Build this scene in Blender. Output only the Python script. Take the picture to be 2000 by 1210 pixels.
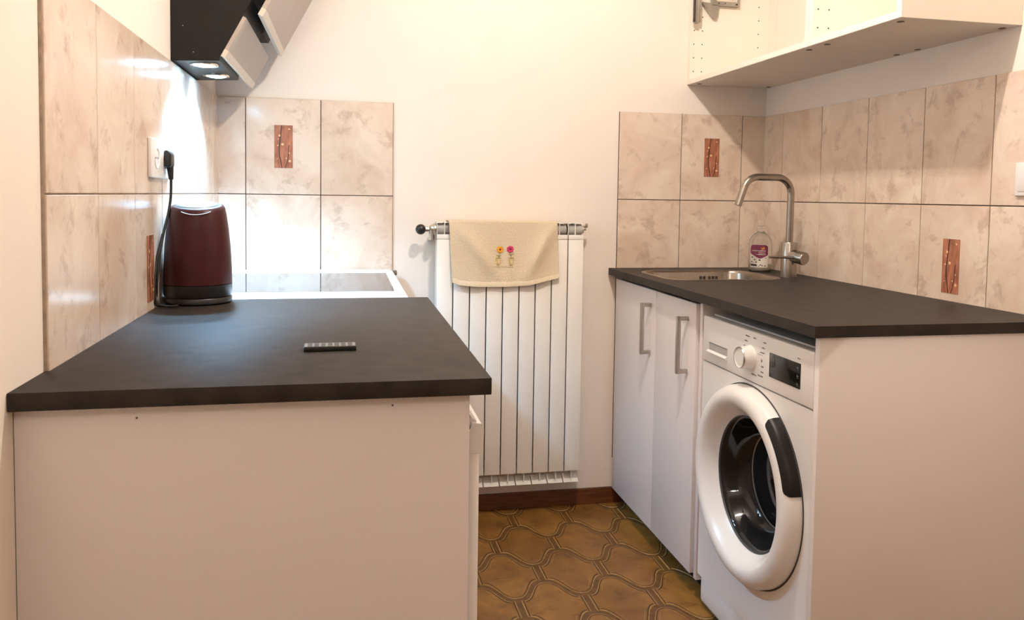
import bpy, bmesh, math, random
from mathutils import Vector, Matrix
random.seed(7)
PI = math.pi
for o in list(bpy.data.objects):
    bpy.data.objects.remove(o, do_unlink=True)
scene = bpy.context.scene
COL = scene.collection

# ------------------------------------------------------------------ camera
F_PX, PPY = 1566.08, 466.94
YAW, PITCH, ROLL = 0.204702, 0.054212, 0.014715
cam_d = bpy.data.cameras.new('camera')
cam = bpy.data.objects.new('camera', cam_d); COL.objects.link(cam)
fw = Vector((math.sin(YAW)*math.cos(PITCH), math.cos(YAW)*math.cos(PITCH), -math.sin(PITCH)))
rt = Vector((math.cos(YAW), -math.sin(YAW), 0)); up = rt.cross(fw)
r2 = math.cos(ROLL)*rt + math.sin(ROLL)*up
u2 = -math.sin(ROLL)*rt + math.cos(ROLL)*up
M = Matrix((r2, u2, -fw)).transposed().to_4x4()
M.translation = Vector((0.436793, -2.918209, 1.181767))
cam.matrix_world = M
cam_d.sensor_fit = 'HORIZONTAL'; cam_d.sensor_width = 36
cam_d.lens = F_PX*36/2000
cam_d.shift_y = -(605-PPY)/2000
cam_d.clip_start = 0.02
scene.camera = cam

# ------------------------------------------------------------------ world, exposure
w = bpy.data.worlds.new('world'); scene.world = w; w.use_nodes = True
w.node_tree.nodes['Background'].inputs[0].default_value = (1, .86, .72, 1)
w.node_tree.nodes['Background'].inputs[1].default_value = 0.05
scene.view_settings.view_transform = 'Standard'
scene.view_settings.look = 'None'
scene.view_settings.gamma = 1
scene.view_settings.use_curve_mapping = False
scene.view_settings.exposure = 0.0

LAMP_A = (0.985, -1.40, 2.39)      # two bulbs above the kitchen
LAMP_B = (0.50, -3.75, 2.30)      # lamp in the room behind the camera
A_STRENGTH = 4650.0
B_STRENGTH = 178.0
LED_EMIT = 90.0
LED_SPOT = 56.0
WARM = (1.0, .915, .82)
LEDC = (.36, .67, 1.0)

# ------------------------------------------------------------------ measured layout (metres)
T1, TH, TW = 1.1741, 0.333, 0.2525      # tile joint height, tile height, tile width
T2 = T1+TH; T0 = T1-TH
WR = 2.0588                              # right wall
CT = 0.9125                              # worktop top
WTH = 0.0252
RYB = -4.8                               # room end behind the camera
RZ = 2.62

# ------------------------------------------------------------------ materials
def nd(nt, t, **kw):
    n = nt.nodes.new(t)
    for k, v in kw.items(): setattr(n, k, v)
    return n
def mat(name, col, rough=.5, metal=0., var=.06, scale=30., bump=0., bscale=200., spec=.5, coat=0., stretch=(1,1,1)):
    m = bpy.data.materials.new(name); m.use_nodes = True
    nt = m.node_tree; b = nt.nodes['Principled BSDF']
    b.inputs['Roughness'].default_value = rough; b.inputs['Metallic'].default_value = metal
    b.inputs['Specular IOR Level'].default_value = spec
    b.inputs['Coat Weight'].default_value = coat; b.inputs['Coat Roughness'].default_value = .06
    tc = nd(nt, 'ShaderNodeTexCoord'); mp = nd(nt, 'ShaderNodeMapping'); mp.inputs['Scale'].default_value = stretch
    nt.links.new(tc.outputs['Object'], mp.inputs[0])
    n = nd(nt, 'ShaderNodeTexNoise'); n.inputs['Scale'].default_value = scale; n.inputs['Detail'].default_value = 5
    nt.links.new(mp.outputs[0], n.inputs['Vector'])
    r = nd(nt, 'ShaderNodeValToRGB')
    r.color_ramp.elements[0].position = .3; r.color_ramp.elements[1].position = .7
    r.color_ramp.elements[0].color = tuple(c*(1-var) for c in col)+(1,)
    r.color_ramp.elements[1].color = tuple(min(1, c*(1+var)) for c in col)+(1,)
    nt.links.new(n.outputs['Fac'], r.inputs[0]); nt.links.new(r.outputs[0], b.inputs['Base Color'])
    if bump:
        n2 = nd(nt, 'ShaderNodeTexNoise'); n2.inputs['Scale'].default_value = bscale; n2.inputs['Detail'].default_value = 4
        nt.links.new(mp.outputs[0], n2.inputs['Vector'])
        bp = nd(nt, 'ShaderNodeBump'); bp.inputs['Strength'].default_value = bump; bp.inputs['Distance'].default_value = .002
        nt.links.new(n2.outputs['Fac'], bp.inputs['Height']); nt.links.new(bp.outputs[0], b.inputs['Normal'])
    return m
def emis(name, col, s):
    m = bpy.data.materials.new(name); m.use_nodes = True
    b = m.node_tree.nodes['Principled BSDF']
    b.inputs['Base Color'].default_value = (*col, 1)
    b.inputs['Emission Color'].default_value = (*col, 1); b.inputs['Emission Strength'].default_value = s
    return m
def marble(name, hi, lo, vein, rough):
    m = bpy.data.materials.new(name); m.use_nodes = True
    nt = m.node_tree; b = nt.nodes['Principled BSDF']; L = nt.links.new
    tc = nd(nt, 'ShaderNodeTexCoord'); oi = nd(nt, 'ShaderNodeObjectInfo')
    mul = nd(nt, 'ShaderNodeMath', operation='MULTIPLY'); mul.inputs[1].default_value = 37.
    L(oi.outputs['Random'], mul.inputs[0])
    ad = nd(nt, 'ShaderNodeVectorMath', operation='ADD'); L(tc.outputs['Object'], ad.inputs[0]); L(mul.outputs[0], ad.inputs[1])
    n1 = nd(nt, 'ShaderNodeTexNoise'); n1.inputs['Scale'].default_value = 6; n1.inputs['Detail'].default_value = 9; n1.inputs['Roughness'].default_value = .62; n1.inputs['Distortion'].default_value = .6
    L(ad.outputs[0], n1.inputs['Vector'])
    r1 = nd(nt, 'ShaderNodeValToRGB'); r1.color_ramp.elements[0].position = .33; r1.color_ramp.elements[1].position = .62
    r1.color_ramp.elements[0].color = (*lo, 1); r1.color_ramp.elements[1].color = (*hi, 1)
    L(n1.outputs['Fac'], r1.inputs[0])
    n2 = nd(nt, 'ShaderNodeTexNoise'); n2.inputs['Scale'].default_value = 13; n2.inputs['Detail'].default_value = 10; n2.inputs['Roughness'].default_value = .7; n2.inputs['Distortion'].default_value = .35
    L(ad.outputs[0], n2.inputs['Vector'])
    r2_ = nd(nt, 'ShaderNodeValToRGB'); e = r2_.color_ramp.elements
    e[0].position = .36; e[0].color = (1, 1, 1, 1); e[1].position = .46; e[1].color = (0, 0, 0, 1)
    L(n2.outputs['Fac'], r2_.inputs[0])
    mx = nd(nt, 'ShaderNodeMix', data_type='RGBA'); mx.inputs['B'].default_value = (*vein, 1)
    sc = nd(nt, 'ShaderNodeMath', operation='MULTIPLY'); sc.inputs[1].default_value = .55
    L(r2_.outputs[0], sc.inputs[0]); L(sc.outputs[0], mx.inputs['Factor']); L(r1.outputs[0], mx.inputs['A'])
    L(mx.outputs['Result'], b.inputs['Base Color'])
    b.inputs['Roughness'].default_value = rough
    return m
MW = {}
MW['wall'] = mat('wall_paint', (.88, .785, .70), .85, var=.015, scale=6, bump=.12, bscale=160)
MW['far'] = mat('far_wall_paint', (.42, .36, .30), .9, var=.02, scale=5)
MW['ceil'] = mat('ceiling_paint', (.62, .58, .53), .9, var=.01, scale=5)
MW['tile'] = marble('marbled_tile', (.80, .665, .545), (.66, .50, .385), (.46, .31, .225), .16)
MW['grout'] = mat('grout', (.075, .045, .03), .9, var=.2, scale=60)
MW['grout_l'] = mat('grout_light', (.42, .33, .26), .9, var=.2, scale=60)
MW['insert'] = mat('insert_glaze', (.40, .15, .085), .25, var=.35, scale=26, stretch=(3, 3, .8))
MW['branch'] = mat('insert_branch', (.035, .012, .01), .4)
MW['bloss'] = mat('insert_blossom', (.78, .48, .25), .25, var=.25, scale=90)
MW['top'] = mat('worktop_laminate', (.034, .027, .0225), .50, var=.28, scale=22, bump=.08, bscale=350, spec=.16)
MW['white'] = mat('white_melamine', (.81, .735, .71), .42, var=.012, scale=4)
MW['whitein'] = mat('white_carcass', (.86, .77, .66), .5, var=.012, scale=4)
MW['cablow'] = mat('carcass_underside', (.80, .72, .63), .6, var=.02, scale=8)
MW['appl'] = mat('white_enamel', (.84, .80, .77), .28, var=.01, scale=4)
MW['rad'] = mat('radiator_enamel', (.90, .85, .78), .35, var=.012, scale=6)
MW['hub'] = mat('radiator_hub', (.42, .39, .36), .4, var=.1, scale=20)
MW['black'] = mat('black_plastic', (.012, .011, .010), .35, var=.15)
MW['hood'] = mat('hood_black', (.014, .012, .011), .5, var=.1, scale=20, spec=.2)
MW['plate'] = mat('hood_plate', (.44, .37, .32), .4, var=.04, scale=10)
MW['platel'] = mat('hood_trim', (.66, .58, .49), .35, var=.03, scale=10)
MW['steel'] = mat('brushed_steel', (.38, .34, .30), .26, 1., var=.10, scale=60, stretch=(1, 1, 12))
MW['steeld'] = mat('handle_steel', (.50, .46, .42), .34, 1., var=.1, scale=60, stretch=(1, 1, .1))
MW['sink'] = mat('sink_steel', (.34, .30, .26), .24, 1., var=.08, scale=40)
MW['chrome'] = mat('chrome', (.75, .73, .70), .12, 1., var=.02)
MW['brass'] = mat('brass_fitting', (.62, .58, .50), .3, 1., var=.1, scale=50)
MW['maroon'] = mat('kettle_maroon', (.046, .0065, .008), .38, var=.1, scale=15, spec=.3)
MW['lid'] = mat('kettle_lid', (.26, .32, .34), .3, .4, var=.03)
MW['wood'] = mat('baseboard_wood', (.13, .042, .011), .5, var=.35, scale=14, stretch=(1, 8, 8))
MW['glass'] = mat('black_glass', (.010, .010, .011), .06, var=.05, spec=.35)
MW['hobglass'] = mat('hob_glass', (.05, .053, .06), .05, var=.1, scale=30, spec=.5)
MW['grip'] = mat('dark_grip', (.012, .010, .010), .35, var=.1, spec=.2)
MW['display'] = mat('display_glass', (.010, .011, .010), .10, var=.1)
MW['print'] = mat('grey_print', (.20, .17, .17), .6)
MW['printl'] = mat('display_print', (.16, .18, .16), .5)
MW['towel'] = mat('towel_terry', (.88, .715, .505), .95, var=.05, scale=260, bump=1.0, bscale=380, spec=.1)
MW['towel'].node_tree.nodes['Bump'].inputs['Distance'].default_value = .0045
MW['hem'] = mat('towel_hem', (.76, .625, .44), .9, var=.06, scale=200, bump=.5, bscale=700, spec=.1)
MW['orange'] = mat('thread_orange', (.80, .36, .03), .8, var=.25, scale=300)
MW['pink'] = mat('thread_pink', (.68, .05, .16), .8, var=.25, scale=300)
MW['dred'] = mat('thread_dark_red', (.20, .02, .02), .8)
MW['green'] = mat('thread_green', (.26, .26, .10), .8, var=.2, scale=300)
MW['yel'] = mat('thread_yellow', (.62, .46, .14), .8, var=.2, scale=300)
MW['label'] = mat('label_paper', (.80, .72, .62), .5, var=.05, scale=200)
MW['purple'] = mat('label_purple', (.22, .03, .085), .45, var=.08, scale=100)
MW['dark'] = mat('label_dark', (.05, .03, .03), .5)
MW['liquid'] = mat('soap_liquid', (.62, .55, .36), .25, var=.05)
MW['galv'] = mat('galvanised_metal', (.42, .40, .37), .32, .9, var=.12, scale=40)
MW['cap'] = mat('screw_cap', (.16, .115, .085), .6)
MW['hole'] = mat('drill_hole', (.04, .025, .02), .8)
MW['gasket'] = mat('gasket_and_shadow', (.05, .05, .05), .5)
MW['cord'] = mat('cord_black', (.012, .012, .012), .4)
MW['pewter'] = mat('remote_face', (.20, .20, .205), .3, .3, var=.1, scale=80)
MW['btn'] = mat('remote_button', (.05, .05, .05), .4)
MW['floorbase'] = mat('floor_joint', (.135, .062, .016), .42, var=.3, scale=40, bump=.2, bscale=120)
MW['floorrim'] = mat('floor_rim', (.38, .22, .07), .4, var=.3, scale=50)
MW['floorline'] = mat('floor_line', (.050, .022, .007), .45, var=.3, scale=60)
MW['bulb'] = emis('bulb_glow', WARM, A_STRENGTH)
MW['bulbB'] = emis('room_bulb_glow', WARM, B_STRENGTH)
MW['led'] = emis('led_glow', LEDC, LED_EMIT)
def floor_body():
    m = marble('floor_tile_face', (.31, .150, .033), (.155, .068, .014), (.085, .036, .010), .38)
    return m
MW['floor'] = floor_body()
def clearplastic():
    m = bpy.data.materials.new('clear_plastic'); m.use_nodes = True
    b = m.node_tree.nodes['Principled BSDF']
    b.inputs['Base Color'].default_value = (.93, .90, .86, 1); b.inputs['Roughness'].default_value = .08
    b.inputs['Transmission Weight'].default_value = .9; b.inputs['IOR'].default_value = 1.3
    n = nd(m.node_tree, 'ShaderNodeTexNoise'); n.inputs['Scale'].default_value = 30
    bp = nd(m.node_tree, 'ShaderNodeBump'); bp.inputs['Strength'].default_value = .05
    m.node_tree.links.new(n.outputs['Fac'], bp.inputs['Height']); m.node_tree.links.new(bp.outputs[0], b.inputs['Normal'])
    return m
MW['clear'] = clearplastic()

# ------------------------------------------------------------------ mesh helpers
def B(bm, x0, x1, y0, y1, z0, z1, bev=0., seg=2, mi=0):
    """box between two corners, optionally with bevelled edges"""
    v = [bm.verts.new((x, y, z)) for z in (z0, z1) for y in (y0, y1) for x in (x0, x1)]
    fs = [bm.faces.new([v[i] for i in q]) for q in ((0, 2, 3, 1), (4, 5, 7, 6), (0, 1, 5, 4), (2, 6, 7, 3), (0, 4, 6, 2), (1, 3, 7, 5))]
    for f in fs: f.material_index = mi
    if bev:
        es = list({e for f in fs for e in f.edges})
        r = bmesh.ops.bevel(bm, geom=es, offset=bev, segments=seg, profile=.5, affect='EDGES')
        for f in r['faces']: f.material_index = mi
    return fs
def frame_of(d):
    d = d.normalized(); a = Vector((0, 0, 1)) if abs(d.z) < .9 else Vector((1, 0, 0))
    x = d.cross(a).normalized(); return x, d.cross(x).normalized()
def CYL(bm, p0, p1, r0, r1=None, n=24, caps=True, mi=0):
    p0, p1 = Vector(p0), Vector(p1); r1 = r0 if r1 is None else r1
    x, y = frame_of(p1-p0)
    a = [bm.verts.new(p0+r0*(math.cos(2*PI*i/n)*x+math.sin(2*PI*i/n)*y)) for i in range(n)]
    b = [bm.verts.new(p1+r1*(math.cos(2*PI*i/n)*x+math.sin(2*PI*i/n)*y)) for i in range(n)]
    fs = []
    for i in range(n):
        fs.append(bm.faces.new((a[i], a[(i+1) % n], b[(i+1) % n], b[i])))
    if caps: fs += [bm.faces.new(a[::-1]), bm.faces.new(b)]
    for f in fs: f.material_index = mi
def TUBE(bm, pts, r, n=14, mi=0):
    pts = [Vector(p) for p in pts]; rings = []
    t0 = (pts[1]-pts[0]).normalized(); x, y = frame_of(t0)
    for i, p in enumerate(pts):
        t = ((pts[min(i+1, len(pts)-1)]-pts[max(i-1, 0)])).normalized()
        x = (x-t*x.dot(t)).normalized(); y = t.cross(x)
        rr = r[i] if isinstance(r, (list, tuple)) else r
        rings.append([bm.verts.new(p+rr*(math.cos(2*PI*k/n)*x+math.sin(2*PI*k/n)*y)) for k in range(n)])
    for a, b in zip(rings, rings[1:]):
        for k in range(n):
            bm.faces.new((a[k], a[(k+1) % n], b[(k+1) % n], b[k])).material_index = mi
    bm.faces.new(rings[0][::-1]).material_index = mi; bm.faces.new(rings[-1]).material_index = mi
def LATHE(bm, c, axis, prof, n=48, mi=0, a0=0., a1=2*PI, sx=None):
    """prof: (radius, distance along axis); full turn or an arc"""
    c = Vector(c); ax = Vector(axis).normalized(); x, y = frame_of(ax) if sx is None else (Vector(sx), ax.cross(Vector(sx)))
    full = abs(a1-a0-2*PI) < 1e-6; m = n if full else n+1; rings = []
    for r, h in prof:
        if r < 1e-6: rings.append([bm.verts.new(c+ax*h)])
        else: rings.append([bm.verts.new(c+ax*h+r*(math.cos(a0+(a1-a0)*i/n)*x+math.sin(a0+(a1-a0)*i/n)*y)) for i in range(m)])
    for a, b in zip(rings, rings[1:]):
        for i in range(n):
            j = (i+1) % m
            if len(a) == 1 and len(b) == 1: continue
            if len(a) == 1: f = bm.faces.new((a[0], b[j], b[i]))
            elif len(b) == 1: f = bm.faces.new((a[i], a[j], b[0]))
            else: f = bm.faces.new((a[i], a[j], b[j], b[i]))
            f.material_index = mi
def PRISM(bm, poly, axis, a, b, mi=0):
    """extrude a 2-D polygon along axis ('x','y','z') from a to b"""
    def P(u, v, t):
        return {'x': (t, u, v), 'y': (u, t, v), 'z': (u, v, t)}[axis]
    lo = [bm.verts.new(P(u, v, a)) for u, v in poly]; hi = [bm.verts.new(P(u, v, b)) for u, v in poly]
    n = len(poly); fs = [bm.faces.new(lo), bm.faces.new(hi[::-1])]
    for i in range(n): fs.append(bm.faces.new((lo[i], hi[i], hi[(i+1) % n], lo[(i+1) % n])))
    for f in fs: f.material_index = mi
    return fs
def rrect(x0, x1, y0, y1, r, n=8):
    p = []
    for cx, cy, a in ((x1-r, y1-r, 0), (x0+r, y1-r, PI/2), (x0+r, y0+r, PI), (x1-r, y0+r, 3*PI/2)):
        for i in range(n+1): t = a+PI/2*i/n; p.append((cx+r*math.cos(t), cy+r*math.sin(t)))
    return p
def root_of(o):
    while o.parent: o = o.parent
    return o
def MAKE(name, bm, mats, parent=None, smooth=None, origin=None):
    """bm holds world coordinates; parts keep them relative to their thing's base"""
    if not isinstance(mats, (list, tuple)): mats = [mats]
    bmesh.ops.recalc_face_normals(bm, faces=bm.faces)
    org = root_of(parent).location.copy() if parent else Vector(origin) if origin else Vector((0, 0, 0))
    bm.transform(Matrix.Translation(-org))
    me = bpy.data.meshes.new(name); bm.to_mesh(me); bm.free()
    for m in mats: me.materials.append(MW[m] if isinstance(m, str) else m)
    if smooth:
        for p in me.polygons: p.use_smooth = True
        me.set_sharp_from_angle(angle=math.radians(smooth))
    o = bpy.data.objects.new(name, me); COL.objects.link(o)
    if parent: o.parent = parent
    else: o.location = org
    return o
def THING(name, label, cat, loc, group=None):
    o = bpy.data.objects.new(name, None); COL.objects.link(o); o.location = loc; o.empty_display_size = .05
    o['label'] = label; o['category'] = cat
    if group: o['group'] = group
    return o
def TAG(o, label, cat, group=None):
    o['label'] = label; o['category'] = cat
    if group: o['group'] = group
    return o
def STRUCT(o, label):
    o['kind'] = 'structure'; o['label'] = label; o['category'] = o.name.split('_')[0]
    return o
def NB(): return bmesh.new()
def boxpart(name, m, parent, dims, bev=0., seg=2):
    bm = NB(); B(bm, *dims, bev=bev, seg=seg); return MAKE(name, bm, m, parent, smooth=35 if bev else None)

# ------------------------------------------------------------------ the room
def shell(name, dims, m, label):
    bm = NB(); B(bm, *dims); return STRUCT(MAKE(name, bm, m), label)
wall_left = shell('wall_left', (-.1, 0, RYB, 0, 0, RZ), 'wall', 'cream painted wall behind the hood and socket')
wall_back = shell('wall_back', (-.1, WR+.1, 0, .1, 0, RZ), 'wall', 'cream painted wall behind the radiator')
wall_right = shell('wall_right', (WR, WR+.1, RYB, 0, 0, RZ), 'wall', 'cream painted wall behind the sink worktop')
wall_front = shell('wall_front', (-.1, WR+.1, RYB-.1, RYB, 0, RZ), 'far', 'plain beige wall at the far end of the room')
ceiling = shell('ceiling', (-.1, WR+.1, RYB-.1, .1, RZ, RZ+.1), 'ceil', 'plain pale ceiling')
floor = shell('floor', (-.1, WR+.1, RYB-.1, .1, -.1, -.0014), 'floorbase', 'brown floor of lantern shaped tiles with banded joints')

# floor: lantern shaped tiles, each proud of the joint, with a pale rim and an incised line
PX, PY = .2035, .2058
HB = .0525          # half length of the straight sides
AMP = PY-2*HB       # height of the wave
def lantern(inset):
    n = 24; pts = []
    hx = PX/2-inset
    def wave(t):     # t -1..1 -> 0..1 height, ogee with a small cusp
        c = .5+.5*math.cos(PI*t); return .35*c+.65*c*c*(3-2*c)
    for i in range(n+1):
        t = -1+2*i/n; pts.append((hx*t, HB+AMP*wave(t)-inset*(1.0 if abs(t) < .97 else .55)))
    for i in range(n+1):
        t = 1-2*i/n; pts.append((hx*t, -HB-AMP*wave(t)+inset*(1.0 if abs(t) < .97 else .55)))
    return pts
def tile_mesh():
    bm = NB(); loops = []
    for ins, z in ((.0085, -.0014), (.0095, 0.), (.0125, 0.), (.0133, -.0005), (.0155, -.0005), (.0163, 0.)):
        loops.append([bm.verts.new((x, y, z)) for x, y in lantern(ins)])
    for k, (a, b) in enumerate(zip(loops, loops[1:])):
        for i in range(len(a)):
            j = (i+1) % len(a); f = bm.faces.new((a[i], a[j], b[j], b[i]))
            f.material_index = 1 if k < 2 else 2
    f = bm.faces.new(loops[-1]); f.material_index = 0
    # short echo lines inside the shoulders
    e1, e2 = lantern(.0235), lantern(.0258); m = len(e1)//2
    for s0 in (0, m):
        for lo_, hi_ in ((5, 9), (15, 19)):
            for i in range(lo_, hi_):
                q = [e1[s0+i], e1[s0+i+1], e2[s0+i+1], e2[s0+i]]
                bm.faces.new([bm.verts.new((x, y, .0003)) for x, y in q]).material_index = 1
    bmesh.ops.recalc_face_normals(bm, faces=bm.faces)
    if f.normal.z < 0: bmesh.ops.reverse_faces(bm, faces=bm.faces)
    me = bpy.data.meshes.new('floor_tile')
    bm.to_mesh(me); bm.free()
    for k in ('floor', 'floorrim', 'floorline'): me.materials.append(MW[k])
    return me
ftm = tile_mesh(); nft = 0
row = 0; y = -.118+PY
while y > -3.4:
    off = 1.036 if row % 2 else 1.036+PX/2
    k0 = math.ceil((.10-off)/PX)
    x = off+(k0)*PX+PX/2
    while x < WR-.1:
        if not (x < .50 and y > -1.9) and not (x > 1.75 and y > -1.5) and y+HB+AMP < .0 and nft < 290:
            o = bpy.data.objects.new('floor_tile', ftm); COL.objects.link(o); o.parent = floor; o.location = (x, y, 0); nft += 1
        x += PX
    y -= PY; row += 1
# the row cut off by the back wall
def cut_row(y, off):
    x = off+math.ceil((.55-off)/PX)*PX+PX/2
    while x < 1.75:
        bm = NB(); bm.from_mesh(ftm); bm.transform(Matrix.Translation((x, y, 0)))
        bmesh.ops.bisect_plane(bm, geom=bm.verts[:]+bm.edges[:]+bm.faces[:], plane_co=(0, -.002, 0), plane_no=(0, 1, 0), clear_outer=True)
        if len(bm.faces): MAKE('floor_tile', bm, ['floor', 'floorrim', 'floorline'], floor)
        else: bm.free()
        x += PX
cut_row(-.118, 1.036)
cut_row(-.118+PY, 1.036+PX/2)

bm = NB(); B(bm, .6, 2.04, -.012, 0, 0, .061, bev=.002)
STRUCT(MAKE('baseboard_back', bm, 'wood'), 'dark reddish brown wooden baseboard under the radiator')

# wall tiles: every tile is a piece of its wall, sitting on a recessed joint bed
G = .0014
mesh_cache = {}
def wtile_mesh(w, h, axis):
    k = (round(w, 4), round(h, 4), axis)
    if k not in mesh_cache:
        bm = NB(); t = .006
        if axis == 'y': B(bm, -w/2+G, w/2-G, -.0035, .0025, -h/2+G, h/2-G, bev=.0007, seg=1)
        else: B(bm, -.003, .003, -w/2+G, w/2-G, -h/2+G, h/2-G, bev=.0007, seg=1)
        me = bpy.data.meshes.new('wall_tile'); bm.to_mesh(me); bm.free(); me.materials.append(MW['tile']); mesh_cache[k] = me
    return mesh_cache[k]
def insert_mesh(axis, sgn):
    """decor strip .062 x .148 with branches and blossoms, facing sgn along axis"""
    k = ('ins', axis, sgn)
    if k in mesh_cache: return mesh_cache[k]
    bm = NB()
    B(bm, -.031, .031, -.0006, .0002, -.074, .074, mi=0)
    def strip(pts, wd):
        for (x0, z0), (x1, z1) in zip(pts, pts[1:]):
            d = Vector((x1-x0, 0, z1-z0)); nrm = Vector((-d.z, 0, d.x)).normalized()*wd
            v = [bm.verts.new((x0+s*nrm.x, -.0009, z0+s*nrm.z)) for s in (-1, 1)]+[bm.verts.new((x1+s*nrm.x, -.0009, z1+s*nrm.z)) for s in (1, -1)]
            bm.faces.new(v).material_index = 1
    strip([(-.005, -.074), (-.009, -.050), (-.014, -.030), (-.015, -.005), (-.012, .02), (-.009, .045), (-.006, .074)], .0017)
    strip([(.005, -.074), (.011, -.058), (.016, -.035), (.017, -.01), (.019, .006)], .0012)
    for x, z, r in ((-.013, .038, .0045), (-.018, .026, .0022), (-.003, .008, .0048), (-.019, .004, .0028), (.019, .061, .0030), (.019, -.022, .0026), (.009, -.040, .0024), (.021, -.050, .0045), (-.021, -.042, .0016)):
        c = bm.verts.new((x, -.0014, z)); n = 8
        vs = [bm.verts.new((x+r*math.cos(2*PI*i/n), -.0007, z+r*math.sin(2*PI*i/n))) for i in range(n)]
        for i in range(n): bm.faces.new((c, vs[i], vs[(i+1) % n])).material_index = 2
    bmesh.ops.recalc_face_normals(bm, faces=bm.faces)
    if axis == 'x': bm.transform(Matrix.Rotation(PI/2*sgn, 4, 'Z'))
    me = bpy.data.meshes.new('decor_insert'); bm.to_mesh(me); bm.free()
    for m in ('insert', 'branch', 'bloss'): me.materials.append(MW[m])
    mesh_cache[k] = me
    return me
def tile_field(wall, axis, plane, us, zs, decor=(), sgn=0):
    for a, b in zip(us, us[1:]):
        for z0, z1 in zip(zs, zs[1:]):
            u = (a+b)/2; wd = abs(b-a); z = (z0+z1)/2
            o = bpy.data.objects.new('wall_tile', wtile_mesh(wd, z1-z0, axis)); COL.objects.link(o); o.parent = wall
            o.location = (u, plane-.0045, z) if axis == 'y' else (plane+sgn*.0045, u, z)
            for du, dz in decor:
                if abs(du-u) < .05 and abs(dz-z) < .05:
                    d = bpy.data.objects.new('decor_insert', insert_mesh(axis, sgn)); COL.objects.link(d); d.parent = o
                    d.location = (0, -.0042, 0) if axis == 'y' else (sgn*.0036, 0, 0)
                    d['label'] = 'narrow red brown decor strip with branches and blossoms'
def bed(wall, dims, m='grout'):
    boxpart('tile_joints', m, wall, dims)
# left wall
ly = [0, -.1145]+[-.1145-TW*i for i in range(1, 7)]
tile_field(wall_left, 'x', 0., ly, [T0, T1, T2], decor=[(-.9982, (T0+T1)/2)], sgn=1)
bed(wall_left, (0, .0045, ly[-1], 0, T0, T2-.001), 'grout_l')
# back wall, left patch and right patch
bx1 = [.0, .0972, .0972+TW, .0972+2*TW]
tile_field(wall_back, 'y', 0., bx1, [T0, T1, T2], decor=[(.2235, (T1+T2)/2)])
bed(wall_back, (0, bx1[-1], -.0042, 0, T0, T2-.001))
bx2 = [1.4506, 1.4506+TW, 1.4506+2*TW, WR]
tile_field(wall_back, 'y', 0., bx2, [T0, T1, T2], decor=[(1.8294, (T1+T2)/2)])
bed(wall_back, (bx2[0], WR, -.0042, 0, T0, T2-.001))
tile_field(wall_back, 'y', 0., bx2[:2], [T0-2*TH, T0-TH, T0])
bed(wall_back, (bx2[0], bx2[1], -.0042, 0, T0-2*TH, T0))
# right wall
ry = [0, -.1442]+[-.1442-TW*i for i in range(1, 7)]
tile_field(wall_right, 'x', WR, ry, [T0, T1, T2], decor=[(-1.028, (T0+T1)/2)], sgn=-1)
bed(wall_right, (WR-.0042, WR, ry[-1], 0, T0, T2-.001))

# ------------------------------------------------------------------ ceiling lamps
def ceiling_lamp(pos, label, mbulb, r, dx):
    x, y, z = pos
    t = THING('ceiling_lamp', label, 'lamp', (x, y, RZ))
    bm = NB(); LATHE(bm, (x, y, RZ), (0, 0, -1), [(.0, 0), (.06, 0), (.06, .015), (.045, .025), (0, .025)], 32); MAKE('canopy', bm, 'chrome', t, 40)
    bm = NB(); CYL(bm, (x, y, RZ-.02), (x, y, z+.09), .006, n=12)
    TUBE(bm, [(x-dx, y-dx*.4, z+.085), (x, y, z+.09), (x+dx, y+dx*.4, z+.085)], .006, 10); MAKE('stem', bm, 'chrome', t, 40)
    for s in (-1, 1):
        cx, cy = x+s*dx, y+s*dx*.4
        bm = NB(); LATHE(bm, (cx, cy, z+.09), (0, 0, -1), [(0, 0), (.010, 0), (.011, .050), (0, .050)], 20); MAKE('socket_cup', bm, 'chrome', t, 40)
        bm = NB(); bmesh.ops.create_icosphere(bm, subdivisions=2, radius=r, matrix=Matrix.Translation((cx, cy, z+.02))); MAKE('bulb', bm, mbulb, t, 60)
ceiling_lamp(LAMP_A, 'two bulb chrome ceiling lamp over the kitchen counters', 'bulb', .014, .022)
ceiling_lamp(LAMP_B, 'two bulb chrome ceiling lamp in the room beyond the counters', 'bulbB', .04, .12)

# ------------------------------------------------------------------ left side: worktop, panel, fridge, cabinet, cooker
XC, YN, YF = .6491, -1.7643, -.8185
bm = NB(); B(bm, .0005, XC, YN, YF, CT-WTH, CT, bev=.0012, seg=2)
TAG(MAKE('worktop', bm, 'top', smooth=35), 'dark grey laminate worktop carrying the kettle and small remote', 'worktop')
t = THING('end_panel', 'white end panel under the worktop with the kettle', 'panel', (.31, YN+.029, 0))
boxpart('board', 'white', t, (.001, .6195, YN+.02, YN+.038, 0, CT-WTH), .0008)
for px_, pz in ((.155, .868), (.505, .872)):
    bm = NB(); CYL(bm, (px_, YN+.0202, pz), (px_, YN+.0195, pz), .0016, n=10); MAKE('screw_mark', bm, 'cap', t)

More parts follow.
